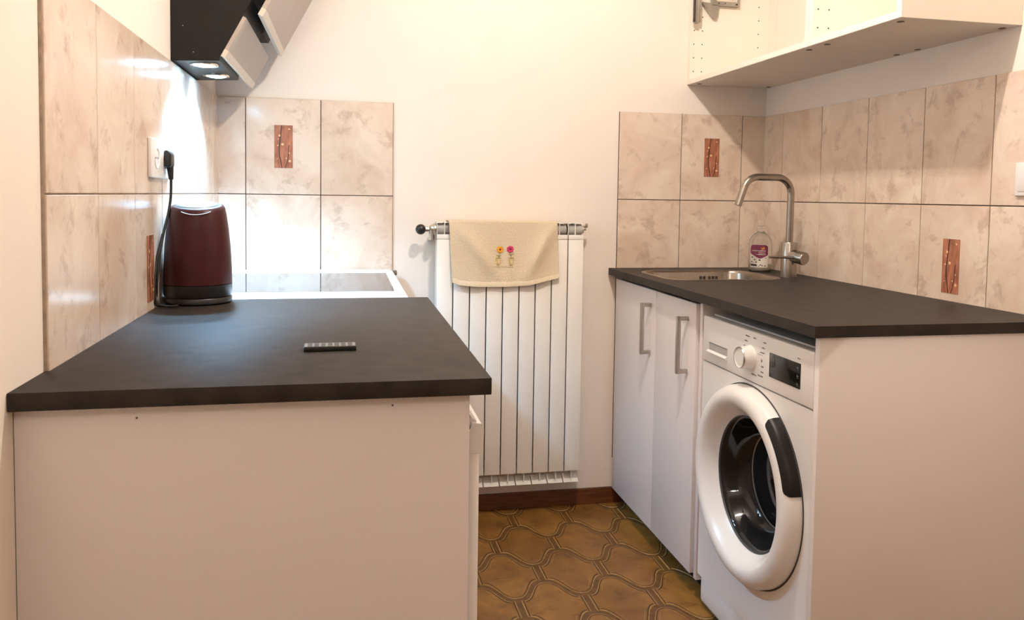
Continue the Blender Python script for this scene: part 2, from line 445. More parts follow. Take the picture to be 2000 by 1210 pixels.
t = THING('fridge', 'white undercounter fridge beside the end panel of the kettle worktop', 'fridge', (.32, -1.43, 0))
boxpart('body', 'appl', t, (.03, .585, -1.715, -1.165, .02, .84), .006)
d = boxpart('door', 'appl', t, (.588, .6425, -1.712, -1.168, .04, .826), .014, 4)
bm = NB(); PRISM(bm, [(.592, .786), (.640, .783), (.6465, .790), (.6475, .822), (.643, .8295), (.628, .8315), (.626, .822), (.592, .822)], 'y', -1.713, -1.167)
MAKE('grip', bm, 'appl', d, 40)
bm = NB(); PRISM(bm, [(.600, .826), (.636, .8265), (.636, .8335), (.628, .838), (.622, .836), (.60, .842)], 'y', -1.709, -1.650)
MAKE('hinge_cover', bm, 'appl', d, 40)
for xx, yy in ((.08, -1.67), (.54, -1.67), (.08, -1.21), (.54, -1.21)):
    bm = NB(); CYL(bm, (xx, yy, 0), (xx, yy, .022), .018, n=16); MAKE('foot', bm, 'black', t)

t = THING('base_cabinet', 'narrow white base cabinet between the fridge and the cooker', 'cabinet', (.32, -.99, 0))
boxpart('body', 'white', t, (.03, .60, -1.155, -.83, .08, CT-WTH-.001))
d = boxpart('door', 'white', t, (.601, .619, -1.152, -.833, .085, .87), .001)
bm = NB(); B(bm, .640, .650, -.875, -.865, .64, .81, bev=.002); B(bm, .619, .642, -.875, -.865, .64, .65); B(bm, .619, .642, -.875, -.865, .80, .81); MAKE('handle', bm, 'steeld', d, 35)
boxpart('plinth', 'white', t, (.05, .56, -1.155, -.83, 0, .08))

t = THING('cooker', 'white freestanding cooker with a ceramic glass hob against the tiles', 'cooker', (.3, -.42, 0))
boxpart('body', 'appl', t, (.012, .575, -.805, -.028, .02, .876), .003)
boxpart('hob_frame', 'appl', t, (.008, .600, -.812, -.024, .878, CT), .005, 3)
boxpart('hob_glass', 'hobglass', t, (.045, .5705, -.680, -.166, CT-.002, CT+.0006))
bm = NB(); B(bm, .602, .616, -.052, -.024, .893, .909, bev=.003); MAKE('frame_corner', bm, 'cap', t, 35)
d = boxpart('oven_door', 'appl', t, (.576, .598, -.80, -.034, .18, .76), .004)
bm = NB(); CYL(bm, (.63, -.74, .72), (.63, -.09, .72), .008); CYL(bm, (.595, -.72, .72), (.63, -.72, .72), .006); CYL(bm, (.595, -.11, .72), (.63, -.11, .72), .006); MAKE('handle', bm, 'steeld', d, 40)
boxpart('oven_window', 'glass', d, (.5975, .599, -.70, -.13, .30, .62))
boxpart('control_strip', 'appl', t, (.576, .596, -.80, -.034, .765, .872), .003)
for i in range(5):
    bm = NB(); LATHE(bm, (.596, -.14-.135*i, .82), (1, 0, 0), [(.0, 0), (.022, 0), (.02, .018), (0, .018)], 24); MAKE('knob', bm, 'appl', t, 40)
for xx, yy in ((.06, -.76), (.53, -.76), (.06, -.08), (.53, -.08)):
    bm = NB(); CYL(bm, (xx, yy, 0), (xx, yy, .022), .018, n=16); MAKE('foot', bm, 'black', t)

# ------------------------------------------------------------------ right side: worktop with sink cut-out
XR, YR = 1.4188, -1.3862
SK = (1.478, 1.905, -.474, -.128, .085)
bm = NB()
outer = [(XR, YR), (WR-.0085, YR), (WR-.0085, -.0085), (XR, -.0085)]
inner = rrect(SK[0]+.008, SK[1]-.008, SK[2]+.008, SK[3]-.008, SK[4]-.008, 8)
for z in (CT, CT-WTH):
    es = []
    for lp in (outer, inner):
        vs = [bm.verts.new((x, y, z)) for x, y in lp]
        es += [bm.edges.new((vs[i], vs[(i+1) % len(vs)])) for i in range(len(vs))]
    bmesh.ops.triangle_fill(bm, edges=es, use_beauty=True)
bm.verts.ensure_lookup_table()
no, ni = len(outer), len(inner); st = no+ni
for base, n in ((0, no), (no, ni)):
    for i in range(n):
        j = (i+1) % n; bm.faces.new([bm.verts[base+i], bm.verts[base+j], bm.verts[st+base+j], bm.verts[st+base+i]])
TAG(MAKE('worktop', bm, 'top'), 'dark grey laminate worktop over the washing machine with sink cut in', 'worktop')

t = THING('sink', 'small stainless steel inset sink with rounded corners in the worktop', 'sink', ((SK[0]+SK[1])/2, -.3, CT-.16))
bm = NB(); rings = []
for ins, z in ((0, CT+.0003), (.002, CT+.0022), (.010, CT+.0026), (.013, CT+.001), (.016, CT-.008), (.024, CT-.10), (.034, CT-.135), (.06, CT-.15)):
    rings.append([bm.verts.new((x, y, z)) for x, y in rrect(SK[0]+ins, SK[1]-ins, SK[2]+ins, SK[3]-ins, max(SK[4]-ins, .02), 8)])
for a, b in zip(rings, rings[1:]):
    for i in range(len(a)):
        j = (i+1) % len(a); bm.faces.new((a[i], a[j], b[j], b[i]))
bm.faces.new(rings[-1])
MAKE('bowl', bm, 'sink', t, 50)
for i, xx in enumerate((1.733, 1.747, 1.768, 1.782, 1.796)):
    bm = NB(); B(bm, xx-.0052, xx+.0052, -.1455-.0012, -.1455+.002, CT-.055, CT-.020, bev=.0008, seg=1); MAKE('overflow_slot', bm, 'hole', t)
bm = NB(); LATHE(bm, (1.69, -.3, CT-.1496), (0, 0, 1), [(.04, 0), (.04, .003), (.03, .003), (.026, 0), (0, 0)], 32); MAKE('drain', bm, 'chrome', t, 40)

t = THING('faucet', 'brushed steel mixer tap with square bent spout beside the sink', 'tap', (1.948, -.388, CT))
bm = NB(); LATHE(bm, (1.947, -.388, CT), (0, 0, 1), [(0, 0), (.029, 0), (.029, .003), (.0275, .004), (.0275, .120), (.0265, .122), (.013, .122)], 40)
MAKE('body', bm, 'steel', t, 40)
pts = [(1.947, -.388, CT+.118), (1.947, -.388, 1.19)]
def arc(cx, cz, r, a0, a1, n=10):
    return [(cx+r*math.cos(a0+(a1-a0)*i/n), -.388, cz+r*math.sin(a0+(a1-a0)*i/n)) for i in range(n+1)]
pts += arc(1.892, 1.203, .055, 0, PI/2, 12)
pts += arc(1.822, 1.203, .055, PI/2, PI*.895, 10)
pts += [(1.749, -.388, 1.160)]
bm = NB(); TUBE(bm, pts, .0123, 20); MAKE('spout', bm, 'steel', t, 40)
bm = NB(); a = Vector((1.950, -.402, .989)); dr = Vector((.33, -1, -.14)).normalized()
LATHE(bm, a, dr, [(0, 0), (.0225, 0), (.0225, .054), (.0215, .056), (0, .056)], 36); MAKE('cartridge', bm, 'steel', t, 40)
bm = NB(); c = a+dr*.040; TUBE(bm, [c+Vector((-.005, 0, 0)), c+Vector((-.04, .010, .001)), c+Vector((-.108, .022, .002))], [.0045, .0045, .0038], 12); MAKE('lever', bm, 'steel', t, 40)

# soap bottle
bx, by = 1.965, -.158
t = THING('soap_bottle', 'clear plastic soap bottle with purple shield label beside the tap', 'bottle', (bx, by, CT))
bm = NB(); LATHE(bm, (bx, by, CT), (0, 0, 1), [(0, .001), (.036, .001), (.0415, .006), (.0425, .03), (.0425, .100), (.040, .115), (.033, .130), (.022, .141), (.0135, .147), (.0125, .152), (.0125, .160), (0, .160)], 40); MAKE('body', bm, 'clear', t, 50)
bm = NB(); LATHE(bm, (bx, by, CT), (0, 0, 1), [(0, .004), (.034, .004), (.0395, .008), (.0400, .028), (0, .028)], 40); MAKE('soap', bm, 'liquid', t, 50)
bm = NB(); LATHE(bm, (bx, by, CT+.160), (0, 0, 1), [(0, 0), (.0145, 0), (.0145, .008), (.009, .011), (.009, .015), (.0115, .019), (.0125, .024), (.0105, .030), (.005, .0335), (0, .034)], 28); MAKE('stopper', bm, 'clear', t, 50)
lab_dir = math.atan2(-1, -.60)
def on_bottle(u, z, lift=.0):
    r = .0428+lift; a_ = lab_dir+u/.0428
    return (bx+r*math.cos(a_), by+r*math.sin(a_), CT+z)
def patch(bm, poly, lift, mi=0):
    """flat outline (u, z) bent round the bottle, fanned in thin columns"""
    us = sorted({p[0] for p in poly} | {min(p[0] for p in poly)+k*(max(p[0] for p in poly)-min(p[0] for p in poly))/12 for k in range(13)})
    def span(u):
        zs = []
        for (u0, z0), (u1, z1) in zip(poly, poly[1:]+poly[:1]):
            if min(u0, u1)-1e-9 <= u <= max(u0, u1)+1e-9:
                if abs(u1-u0) < 1e-9: zs += [z0, z1]
                else: zs.append(z0+(z1-z0)*(u-u0)/(u1-u0))
        return min(zs), max(zs)
    prev = None
    for u in us:
        lo, hi = span(u); cur = (bm.verts.new(on_bottle(u, lo, lift)), bm.verts.new(on_bottle(u, hi, lift)))
        if prev: bm.faces.new((prev[0], cur[0], cur[1], prev[1])).material_index = mi
        prev = cur
lb = None
bm = NB(); patch(bm, [(-.036, .016), (.030, .016), (.032, .018), (.032, .097), (.024, .101), (-.03, .101), (-.038, .095), (-.038, .018)], .0004); lb = MAKE('label', bm, 'label', t)
bm = NB(); patch(bm, [(-.037, .068), (-.002, .050), (.006, .050), (.0312, .063), (.0312, .094), (.022, .1005), (-.028, .1005), (-.037, .094)], .0008); MAKE('shield', bm, 'purple', lb)
bm = NB()
def stroke_word(bm, u0, u1, z, h):
    u = u0
    while u < u1:
        wv = random.uniform(.0012, .0028); hh = h*random.uniform(.6, 1.)
        patch(bm, [(u, z), (u+wv, z), (u+wv, z+hh), (u, z+hh)], .0012); u += wv+.0006
stroke_word(bm, -.028, .020, .0765, .0042); stroke_word(bm, -.006, .020, .0695, .0028); stroke_word(bm, -.012, .022, .0635, .0028)
MAKE('lettering', bm, 'label', lb)
bm = NB()
for u, z in ((.006, .089), (.010, .0845), (.015, .0865), (.0135, .091)): patch(bm, [(u-.0025, z-.002), (u+.0025, z-.0015), (u+.002, z+.002), (u-.002, z+.002)], .0012)
MAKE('fruit_mark', bm, 'orange', lb)
bm = NB()
for u, z, s in ((-.028, .054, 1), (-.018, .045, .9), (.0, .044, 1.2), (-.030, .037, .9), (-.012, .036, 1), (-.0235, .034, .6), (.004, .026, .9), (.010, .023, .8), (.020, .0225, .9), (.022, .052, .6), (-.002, .0215, .6)):
    patch(bm, [(u-.004*s, z), (u+.001*s, z-.003*s), (u+.004*s, z+.001*s), (u-.001*s, z+.003*s)], .0008)
patch(bm, [(-.035, .0215), (-.009, .0205), (-.009, .028), (-.035, .029)], .0008)
MAKE('dark_print', bm, 'dark', lb)

# ------------------------------------------------------------------ right base cabinet
XD = 1.4438
t = THING('base_cabinet', 'white two door base cabinet under the sink', 'cabinet', (1.75, -.4, 0))
bm = NB()
B(bm, XD+.019, 2.045, -.036, -.018, .070, CT-WTH-.0005); B(bm, XD+.019, 2.045, -.760, -.742, .070, CT-WTH-.0005)
B(bm, XD+.019, 2.045, -.742, -.036, .070, .088); B(bm, 2.03, 2.045, -.742, -.036, .088, CT-WTH-.0005)
MAKE('carcass', bm, 'white', t)
for y0, y1, hy in ((-.4305, -.0265, -.3865), (-.7405, -.4335, -.6865)):
    d = boxpart('door', 'white', t, (XD, XD+.018, y0, y1, .0655, .8735), .0009)
    bm = NB()
    hx = XD-.031
    B(bm, hx-.006, hx+.006, hy-.0065, hy+.0065, .656, .829, bev=.0015)
    B(bm, hx+.004, XD, hy-.006, hy+.006, .6565, .6685, bev=.001); B(bm, hx+.004, XD, hy-.006, hy+.006, .8165, .8285, bev=.001)
    h = MAKE('handle', bm, 'steeld', d, 35); h['label'] = 'square brushed steel bar handle'
for xx in (1.53, 1.99):
    for yy in (-.09, -.69):
        bm = NB(); LATHE(bm, (xx, yy, 0), (0, 0, 1), [(0, 0), (.024, 0), (.022, .006), (.014, .010), (.014, .070), (0, .070)], 20); MAKE('foot', bm, 'black', t, 40)
boxpart('plinth', 'hood', t, (1.505, 1.519, -.742, -.036, 0, .069))  # black board added to stand for the deep shade under the doors
t = THING('filler_strip', 'narrow white filler board between the cabinet and washing machine', 'panel', (1.6, -.766, 0))
boxpart('board', 'white', t, (XD+.003, 2.04, -.779, -.762, .062, CT-WTH-.0005), .0006)
boxpart('back_foot', 'black', t, (1.6, 1.98, -.776, -.765, 0, .062))
t = THING('end_panel', 'white end panel beside the washing machine', 'panel', (1.75, -1.367, 0))
boxpart('board', 'white', t, (1.4385, WR-.001, -1.3765, -1.3585, 0, CT-WTH-.0003), .0009)

# ------------------------------------------------------------------ washing machine
YA, YB = -.797, -1.3545
t = THING('washing_machine', 'white front loading washing machine under the worktop', 'washing machine', (1.73, -1.076, 0))
bm = NB()
B(bm, XD+.031, 2.025, YB, YB+.01, .095, .852); B(bm, XD+.031, 2.025, YA-.01, YA, .095, .852)
B(bm, XD+.031, 2.025, YB+.01, YA-.01, .842, .852); B(bm, XD+.031, 2.025, YB+.01, YA-.01, .095, .105); B(bm, 2.015, 2.025, YB+.01, YA-.01, .105, .842)
MAKE('body', bm, 'appl', t)
kp = boxpart('kick_panel', 'appl', t, (XD+.006, 2.02, YB+.002, YA-.003, .012, .0915), .012, 3)
for xx, yy in ((1.50, -.85), (1.50, -1.30), (1.97, -.85), (1.97, -1.30)):
    bm = NB(); CYL(bm, (xx, yy, 0), (xx, yy, .014), .022, n=18); MAKE('foot', bm, 'black', t)
ZP = .7215
cp = boxpart('control_panel', 'appl', t, (XD-.003, XD+.03, YB+.001, YA-.001, ZP, .8495), .004, 3)
bm = NB()
DC = (XD-.0008, -1.078, .460)
po = rrect(YB+.001, YA-.001, .0945, ZP-.0022, .006, 3); pi_ = [(DC[1]+.180*math.cos(2*PI*i/64), DC[2]+.180*math.sin(2*PI*i/64)) for i in range(64)]
for x_ in (XD-.0008, XD+.03):
    es = []
    for lp in (po, pi_):
        vs = [bm.verts.new((x_, y_, z_)) for y_, z_ in lp]
        es += [bm.edges.new((vs[i], vs[(i+1) % len(vs)])) for i in range(len(vs))]
    bmesh.ops.triangle_fill(bm, edges=es, use_beauty=True)
bm.verts.ensure_lookup_table(); st = len(po)+64
for base, n in ((0, len(po)), (len(po), 64)):
    for i in range(n):
        j = (i+1) % n; bm.faces.new([bm.verts[base+i], bm.verts[base+j], bm.verts[st+base+j], bm.verts[st+base+i]])
MAKE('front_panel', bm, 'appl', t)
# detergent drawer with recessed grip
bm = NB(); xf = XD-.003
y0, y1, z0, z1 = -.833, -.952, .748, .781
fo = [(xf-.0004, y0, z0), (xf-.0004, y1, z0), (xf-.0004, y1, z1), (xf-.0004, y0, z1)]
vo = [bm.verts.new(p) for p in fo]
vm = [bm.verts.new((xf-.0005, y0-.004, z0+.004)), bm.verts.new((xf-.0005, y1+.004, z0+.004)), bm.verts.new((xf-.0005, y1+.004, z1-.002)), bm.verts.new((xf-.0005, y0-.004, z1-.002))]
for i in range(4): bm.faces.new((vo[i], vo[(i+1) % 4], vm[(i+1) % 4], vm[i]))
dr_ = MAKE('detergent_drawer', bm, 'appl', cp)
bm = NB(); PRISM(bm, [(xf-.0006, z0+.001), (xf-.0075, z0+.003), (xf-.0080, z0+.006), (xf-.0012, z0+.011)], 'y', y1+.002, y0-.002); MAKE('drawer_lip', bm, 'appl', dr_, 40)
bm = NB(); B(bm, xf-.0006, xf, y1+.005, y0-.005, z1-.0035, z1-.0015); MAKE('drawer_gap', bm, 'gasket', dr_)
bm = NB(); B(bm, xf-.0005, xf, y1+.005, y0-.005, z0+.008, z1-.004); MAKE('drawer_recess', bm, 'hub', dr_)
# dial
bm = NB(); LATHE(bm, (xf, -1.073, .783), (-1, 0, 0), [(0, 0), (.0305, 0), (.0305, .003), (.0285, .005), (.0270, .030), (.0255, .0325), (.0235, .0318), (.022, .0305), (0, .0305)], 48); dl = MAKE('dial', bm, 'appl', cp, 30)
bm = NB(); LATHE(bm, (xf, -1.073, .783), (-1, 0, 0), [(.0272, .0295), (.0276, .0295), (.0262, .0330), (.0252, .0328)], 48); MAKE('dial_ring', bm, 'galv', dl, 30)
# display
bm = NB(); B(bm, xf-.0012, xf, -1.302, -1.168, .7555, .8135, bev=.0015, seg=2); ds = MAKE('display', bm, 'display', cp, 35)
bm = NB()
def mark(bm, y, z, w_, h_, x=xf-.0014):
    vs = [bm.verts.new(q) for q in ((x, y, z), (x, y-w_, z), (x, y-w_, z+h_), (x, y, z+h_))]; bm.faces.new(vs)
for y_, z_ in ((-1.175, .786), (-1.175, .768), (-1.175, .802), (-1.288, .800), (-1.288, .781), (-1.288, .763)):
    mark(bm, y_, z_, .003, .005); mark(bm, y_-.004, z_+.001, .003, .002); mark(bm, y_-.0015, z_-.003, .004, .0012)
MAKE('display_symbols', bm, 'printl', ds)['kind'] = 'stuff'
# small programme legends round the dial
bm = NB()
def word(y, z, w_, h_=.0042):
    u = 0
    while u < w_:
        a_ = random.uniform(.0014, .0030); k = h_*random.uniform(.55, 1)
        mark(bm, y-u, z, a_, k, xf-.0003); u += a_+.0007
def tick(y, z, w_, h_=.0007): mark(bm, y, z, w_, h_, xf-.0003)
for y_, z_, w_ in ((-1.045, .8325, .020), (-1.040, .8195, .017), (-1.086, .8330, .014), (-1.134, .8300, .014), (-1.128, .8160, .015), (-1.120, .8035, .021), (-1.127, .7690, .011), (-1.126, .7555, .012), (-1.112, .7445, .025), (-1.082, .7410, .024), (-1.038, .7500, .022), (-1.036, .8060, .007), (-1.036, .7600, .009)):
    word(y_, z_, w_)
for y_, z_ in ((-1.034, .798), (-1.032, .790), (-1.032, .778), (-1.034, .770), (-1.122, .8325), (-1.118, .818), (-1.116, .7725), (-1.114, .759), (-1.110, .7485)):
    tick(y_, z_, .004)
tick(-1.108, .7985, .028, .0009)
word(-1.288, .8225, .010, .004)
vs = [bm.verts.new(q) for q in ((xf-.0003, -1.126, .7795), (xf-.0003, -1.126, .7905), (xf-.0003, -1.134, .785))]; bm.faces.new(vs)
MAKE('programme_legend', bm, 'print', cp)['kind'] = 'stuff'
# porthole door
AX = (-1, 0, 0)
bm = NB(); LATHE(bm, DC, AX, [(.249, -.002), (.250, .004), (.249, .016), (.244, .028), (.236, .037), (.225, .042), (.213, .0425), (.205, .040), (.198, .035), (.188, .022), (.178, .008), (.171, -.001), (.167, -.004)], 96)
dd = MAKE('door', bm, 'appl', t, 50)
bm = NB(); LATHE(bm, DC, AX, [(.1695, -.006), (.1695, -.001), (.166, .0005), (.164, -.004)], 96); MAKE('gasket', bm, 'gasket', dd, 40)
bm = NB(); LATHE(bm, DC, AX, [(.1675, -.003), (.163, -.004), (.157, -.016), (.149, -.040), (.139, -.062), (.128, -.074), (.120, -.078), (.114, -.0775), (.09, -.072), (.05, -.066), (0, -.064)], 96); MAKE('door_glass', bm, 'glass', dd, 60)
bm = NB(); LATHE(bm, DC, AX, [(.1225, -.0765), (.1220, -.0755), (.1195, -.0765), (.1195, -.0785)], 96); MAKE('glass_ring', bm, 'galv', dd, 40)
# dark grip strip set in the rim: angle measured from -y towards +z
bm = NB(); n = 30; a0, a1 = math.radians(13), math.radians(56); rings = []
for i in range(n+1):
    a_ = a0+(a1-a0)*i/n; e = min(i, n-i)/n; k = min(1, e/.09); k = math.sqrt(max(0, 1-(1-k)**2))
    lo = .2235-.0; inner_r, inner_h = .2235, .0434
    prof = [(.2522, .003), (.2514, .016), (.2485, .0255), (.2455, .0300), (.2455-.0105*k, .0300+.0090*k)]
    ca, sa = -math.cos(a_), math.sin(a_)
    rings.append([bm.verts.new((DC[0]-h_, DC[1]+r_*ca, DC[2]+r_*sa)) for r_, h_ in prof])
for a_, b_ in zip(rings, rings[1:]):
    for k in range(len(a_)-1): bm.faces.new((a_[k], a_[k+1], b_[k+1], b_[k]))
MAKE('grip', bm, 'grip', dd, 50)
# dark ring standing in for the shadow in the gap behind the rim
bm = NB(); LATHE(bm, DC, AX, [(.2535, -.0005), (.2535, .0012), (.247, .0012)], 72, a0=0, a1=2*PI); MAKE('door_seal', bm, 'gasket', dd, 40)

# ------------------------------------------------------------------ upper open cabinets on the right wall
XF, ZB, ZT = 1.722, 1.617, 2.22
def open_cabinet(label, y0, y1, hinge):
    t = THING('wall_cabinet', label, 'cabinet', (1.9, (y0+y1)/2, ZB))
    th = .018; xb = WR-.001
    boxpart('bottom_panel', ['whitein'], t, (XF, xb, y0, y1, ZB+.0012, ZB+th))
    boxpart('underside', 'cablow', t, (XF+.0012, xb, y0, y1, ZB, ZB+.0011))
    boxpart('top_panel', 'whitein', t, (XF, xb, y0, y1, ZT-th, ZT))
    s1 = boxpart('side_panel', 'whitein', t, (XF, xb, y1-th, y1, ZB+th, ZT-th))
    s2 = boxpart('side_panel', 'whitein', t, (XF, xb, y0, y0+th, ZB+th, ZT-th))
    bm = NB(); mid = y1-th-.062
    B(bm, xb-.012, xb-.006, y0+th, mid-.001, ZB+th, ZT-th); B(bm, xb-.012, xb-.006, mid+.001, y1-th, ZB+th, ZT-th)
    MAKE('back_panel', bm, 'whitein', t)
    bm = NB()
    for z in [ZB+.05+.0515*i for i in range(10)]:
        for xx in (1.7375, 1.771, 2.004): CYL(bm, (xx, y1-th-.0004, z), (xx, y1-th+.0005, z), .0024, n=8)
    MAKE('drill_holes', bm, 'hole', s1)['kind'] = 'stuff'
    for yy in (y0+.042, y1-.045):
        for xx in (1.752, 2.040):
            bm = NB(); CYL(bm, (xx, yy, ZB-.0012), (xx, yy, ZB+.0005), .0085, n=16); MAKE('screw_cap', bm, 'cap', t)
    return t
c1 = open_cabinet('open white wall cabinet with a metal lift stay in the corner', -.829, -.002, True)
c2 = open_cabinet('shorter open white wall cabinet above the washing machine', -1.221, -.831, False)
yb = -.002-.018
hg = boxpart('lift_stay', 'galv', c1, (1.800, 1.912, yb-.022, yb, 1.917, 2.06), .002)
bm = NB(); B(bm, 1.816, 1.900, yb-.0235, yb-.021, 1.932, 2.04); MAKE('stay_cover', bm, 'platel', hg)
for xx, zz, wv in ((1.823, 1.922, .004), (1.850, 1.9225, .003), (1.895, 1.921, .008)):
    bm = NB(); B(bm, xx, xx+wv, yb-.0228, yb-.0215, zz, zz+.005); MAKE('stay_slot', bm, 'hole', hg)
bm = NB(); PRISM(bm, [(1.755, 1.928), (1.828, 1.921), (1.825, 1.880), (1.818, 1.866), (1.808, 1.866), (1.800, 1.876)], 'y', yb-.018, yb-.008); MAKE('stay_link', bm, 'galv', hg, 30)
bm = NB(); B(bm, 1.7205, 1.7375, yb-.040, yb-.028, 1.838, 2.06, bev=.003); B(bm, 1.7375, 1.749, yb-.036, yb-.030, 1.845, 2.06, bev=.002); MAKE('stay_arm', bm, 'galv', hg, 35)
bm = NB(); B(bm, 1.7185, 1.7225, yb-.0405, yb-.0275, 1.845, 2.06); MAKE('arm_edge', bm, 'black', hg)

# ------------------------------------------------------------------ inclined hood on the left wall
HY0, HY1, HY2 = -.730, -.368, -.106
t = THING('range_hood', 'black inclined range hood with two light panels above the cooker', 'hood', (.1, -.5, 1.511))
dv = Vector((.468, .884)); nv = Vector((.884, -.468))
def pt(s, o): q = Vector((.120, 1.529))+dv*s+nv*o; return (q.x, q.y)
bm = NB(); PRISM(bm, [(.0005, 1.511), (.118, 1.516), pt(0, 0), pt(.60, 0), (.0005, 2.07)], 'y', HY0, HY1)
bd = MAKE('body', bm, 'hood', t)
bm = NB(); PRISM(bm, [(.10, 1.68), (.18, 1.68), pt(.60, -.002), (.10, 2.05)], 'y', HY1, HY2+.02); MAKE('side_body', bm, 'hood', t)
bm = NB(); PRISM(bm, [pt(.021, .001), pt(.021, .010), pt(.118, .010), pt(.118, .001)], 'y', HY0+.0005, HY2); MAKE('lower_panel', bm, 'plate', t)
bm = NB(); PRISM(bm, [pt(.0, .001), pt(.001, .012), pt(.021, .012), pt(.021, .001)], 'y', HY0, HY2); MAKE('panel_trim', bm, 'platel', t)
bm = NB(); PRISM(bm, [pt(.162, .030), pt(.162, .041), pt(.60, .041), pt(.60, .030)], 'y', HY0+.0005, HY2); MAKE('upper_panel', bm, 'plate', t)
bm = NB(); PRISM(bm, [pt(.141, .030), pt(.142, .043), pt(.162, .043), pt(.162, .030)], 'y', HY0, HY2); MAKE('panel_trim', bm, 'platel', t)
bm = NB(); PRISM(bm, [pt(.17, -.002), pt(.17, .031), pt(.58, .031), pt(.58, -.002)], 'y', HY0+.05, HY1-.005); MAKE('panel_spacer', bm, 'hood', t)
for yy in (-.675, -.475):
    bm = NB(); LATHE(bm, (.072, yy, 1.5135), (0, 0, -1), [(.036, -.004), (.036, .0035), (.030, .0045), (.027, .0025), (.027, -.004)], 32); lr = MAKE('led_housing', bm, 'chrome', t, 40)
    bm = NB(); LATHE(bm, (.072, yy, 1.5105), (0, 0, -1), [(.0272, 0), (.018, .003), (0, .004)], 32); MAKE('led_lens', bm, 'led', lr, 60)
    ld = bpy.data.lights.new('hood_led', 'SPOT'); ld.energy = LED_SPOT; ld.color = LEDC; ld.spot_size = math.radians(125); ld.spot_blend = .6; ld.shadow_soft_size = .02
    lo = bpy.data.objects.new('hood_led', ld); COL.objects.link(lo); lo.parent = lr
    lo.location = Vector((.072, yy, 1.503))-t.location
for y_, z_ in ((.03, 1.60), (.055, 1.535)):
    bm = NB(); CYL(bm, (y_, HY0-.0006, z_), (y_, HY0+.001, z_), .0014, n=8); MAKE('screw', bm, 'galv', t)

# ------------------------------------------------------------------ radiator
RX0, RX1, NS = .7495, 1.2905, 9
SW = (RX1-RX0)/NS
t = THING('radiator', 'tall white sectional radiator on the wall behind the towel', 'radiator', (1.02, -.065, .122))
for i in range(NS):
    x0 = RX0+i*SW+.0021; x1 = RX0+(i+1)*SW-.0021; xm = (x0+x1)/2
    bm = NB()
    B(bm, x0, x1, -.104, -.096, .168, 1.024, bev=.0015); B(bm, x0, x1, -.1035, -.094, 1.0255, 1.042, bev=.0015)
    B(bm, x0+.0012, x1-.0012, -.0965, -.036, .20, 1.02)
    s = MAKE('section', bm, 'rad', t, 35)
    bm = NB(); CYL(bm, (x0, -.066, 1.060), (x1, -.066, 1.060), .0205, n=20); MAKE('header_tube', bm, 'hub', s, 40)
    bm = NB(); CYL(bm, (x0, -.066, .176), (x1, -.066, .176), .018, n=20); MAKE('header_tube', bm, 'hub', s, 40)
    bm = NB(); B(bm, xm-.0012, xm+.0012, -.092, -.034, 1.038, 1.0845); B(bm, x0, x0+.0016, -.092, -.034, 1.040, 1.0835); B(bm, x0, x1, -.090, -.034, 1.0838, 1.0858); MAKE('top_fin', bm, 'rad', s)
    bm = NB(); PRISM(bm, [(-.066, .147), (-.064, .148), (-.094, .1235), (-.096, .1225)], 'x', x0, x1);
    B(bm, xm-.0015, xm+.0015, -.098, -.062, .134, .174); MAKE('bottom_louver', bm, 'rad', s)
for xx in (.86, 1.19):
    for zz in (.95, .25): boxpart('wall_bracket', 'rad', t, (xx-.012, xx+.012, -.034, -.0003, zz, zz+.03))
bm = NB(); LATHE(bm, (RX0, -.070, 1.059), (-1, 0, 0), [(0, 0), (.021, 0), (.021, .006), (.016, .009), (.016, .016), (.010, .022), (0, .022)], 24); CYL(bm, (RX0-.014, -.070, 1.059), (RX0-.014, -.070, 1.022), .0105, n=18); CYL(bm, (RX0-.014, -.070, 1.030), (RX0-.014, -.002, 1.020), .009, n=16)
vv = MAKE('valve', bm, 'brass', t, 40)
bm = NB(); CYL(bm, (RX0-.020, -.074, 1.059), (RX0-.042, -.078, 1.059), .0055, n=14); CYL(bm, (RX0-.026, -.075, 1.059), (RX0-.040, -.077, 1.059), .0095, n=8); MAKE('valve_stem', bm, 'brass', vv, 40)
bm = NB(); bmesh.ops.create_uvsphere(bm, u_segments=28, v_segments=18, radius=.0185, matrix=Matrix.Translation((RX0-.0535, -.0805, 1.0585))); k_ = MAKE('valve_knob', bm, 'black', vv, 60); k_['label'] = 'round black knob'
bm = NB(); CYL(bm, (RX1, -.066, 1.060), (RX1+.006, -.066, 1.060), .014, n=20); CYL(bm, (RX1+.006, -.066, 1.072), (RX1+.022, -.066, 1.072), .004, n=12); B(bm, RX1+.014, RX1+.024, -.070, -.062, 1.068, 1.084, bev=.001); CYL(bm, (RX1+.004, -.066, 1.066), (RX1+.018, -.066, 1.062), .006, n=10); MAKE('bleed_valve', bm, 'brass', t, 40)

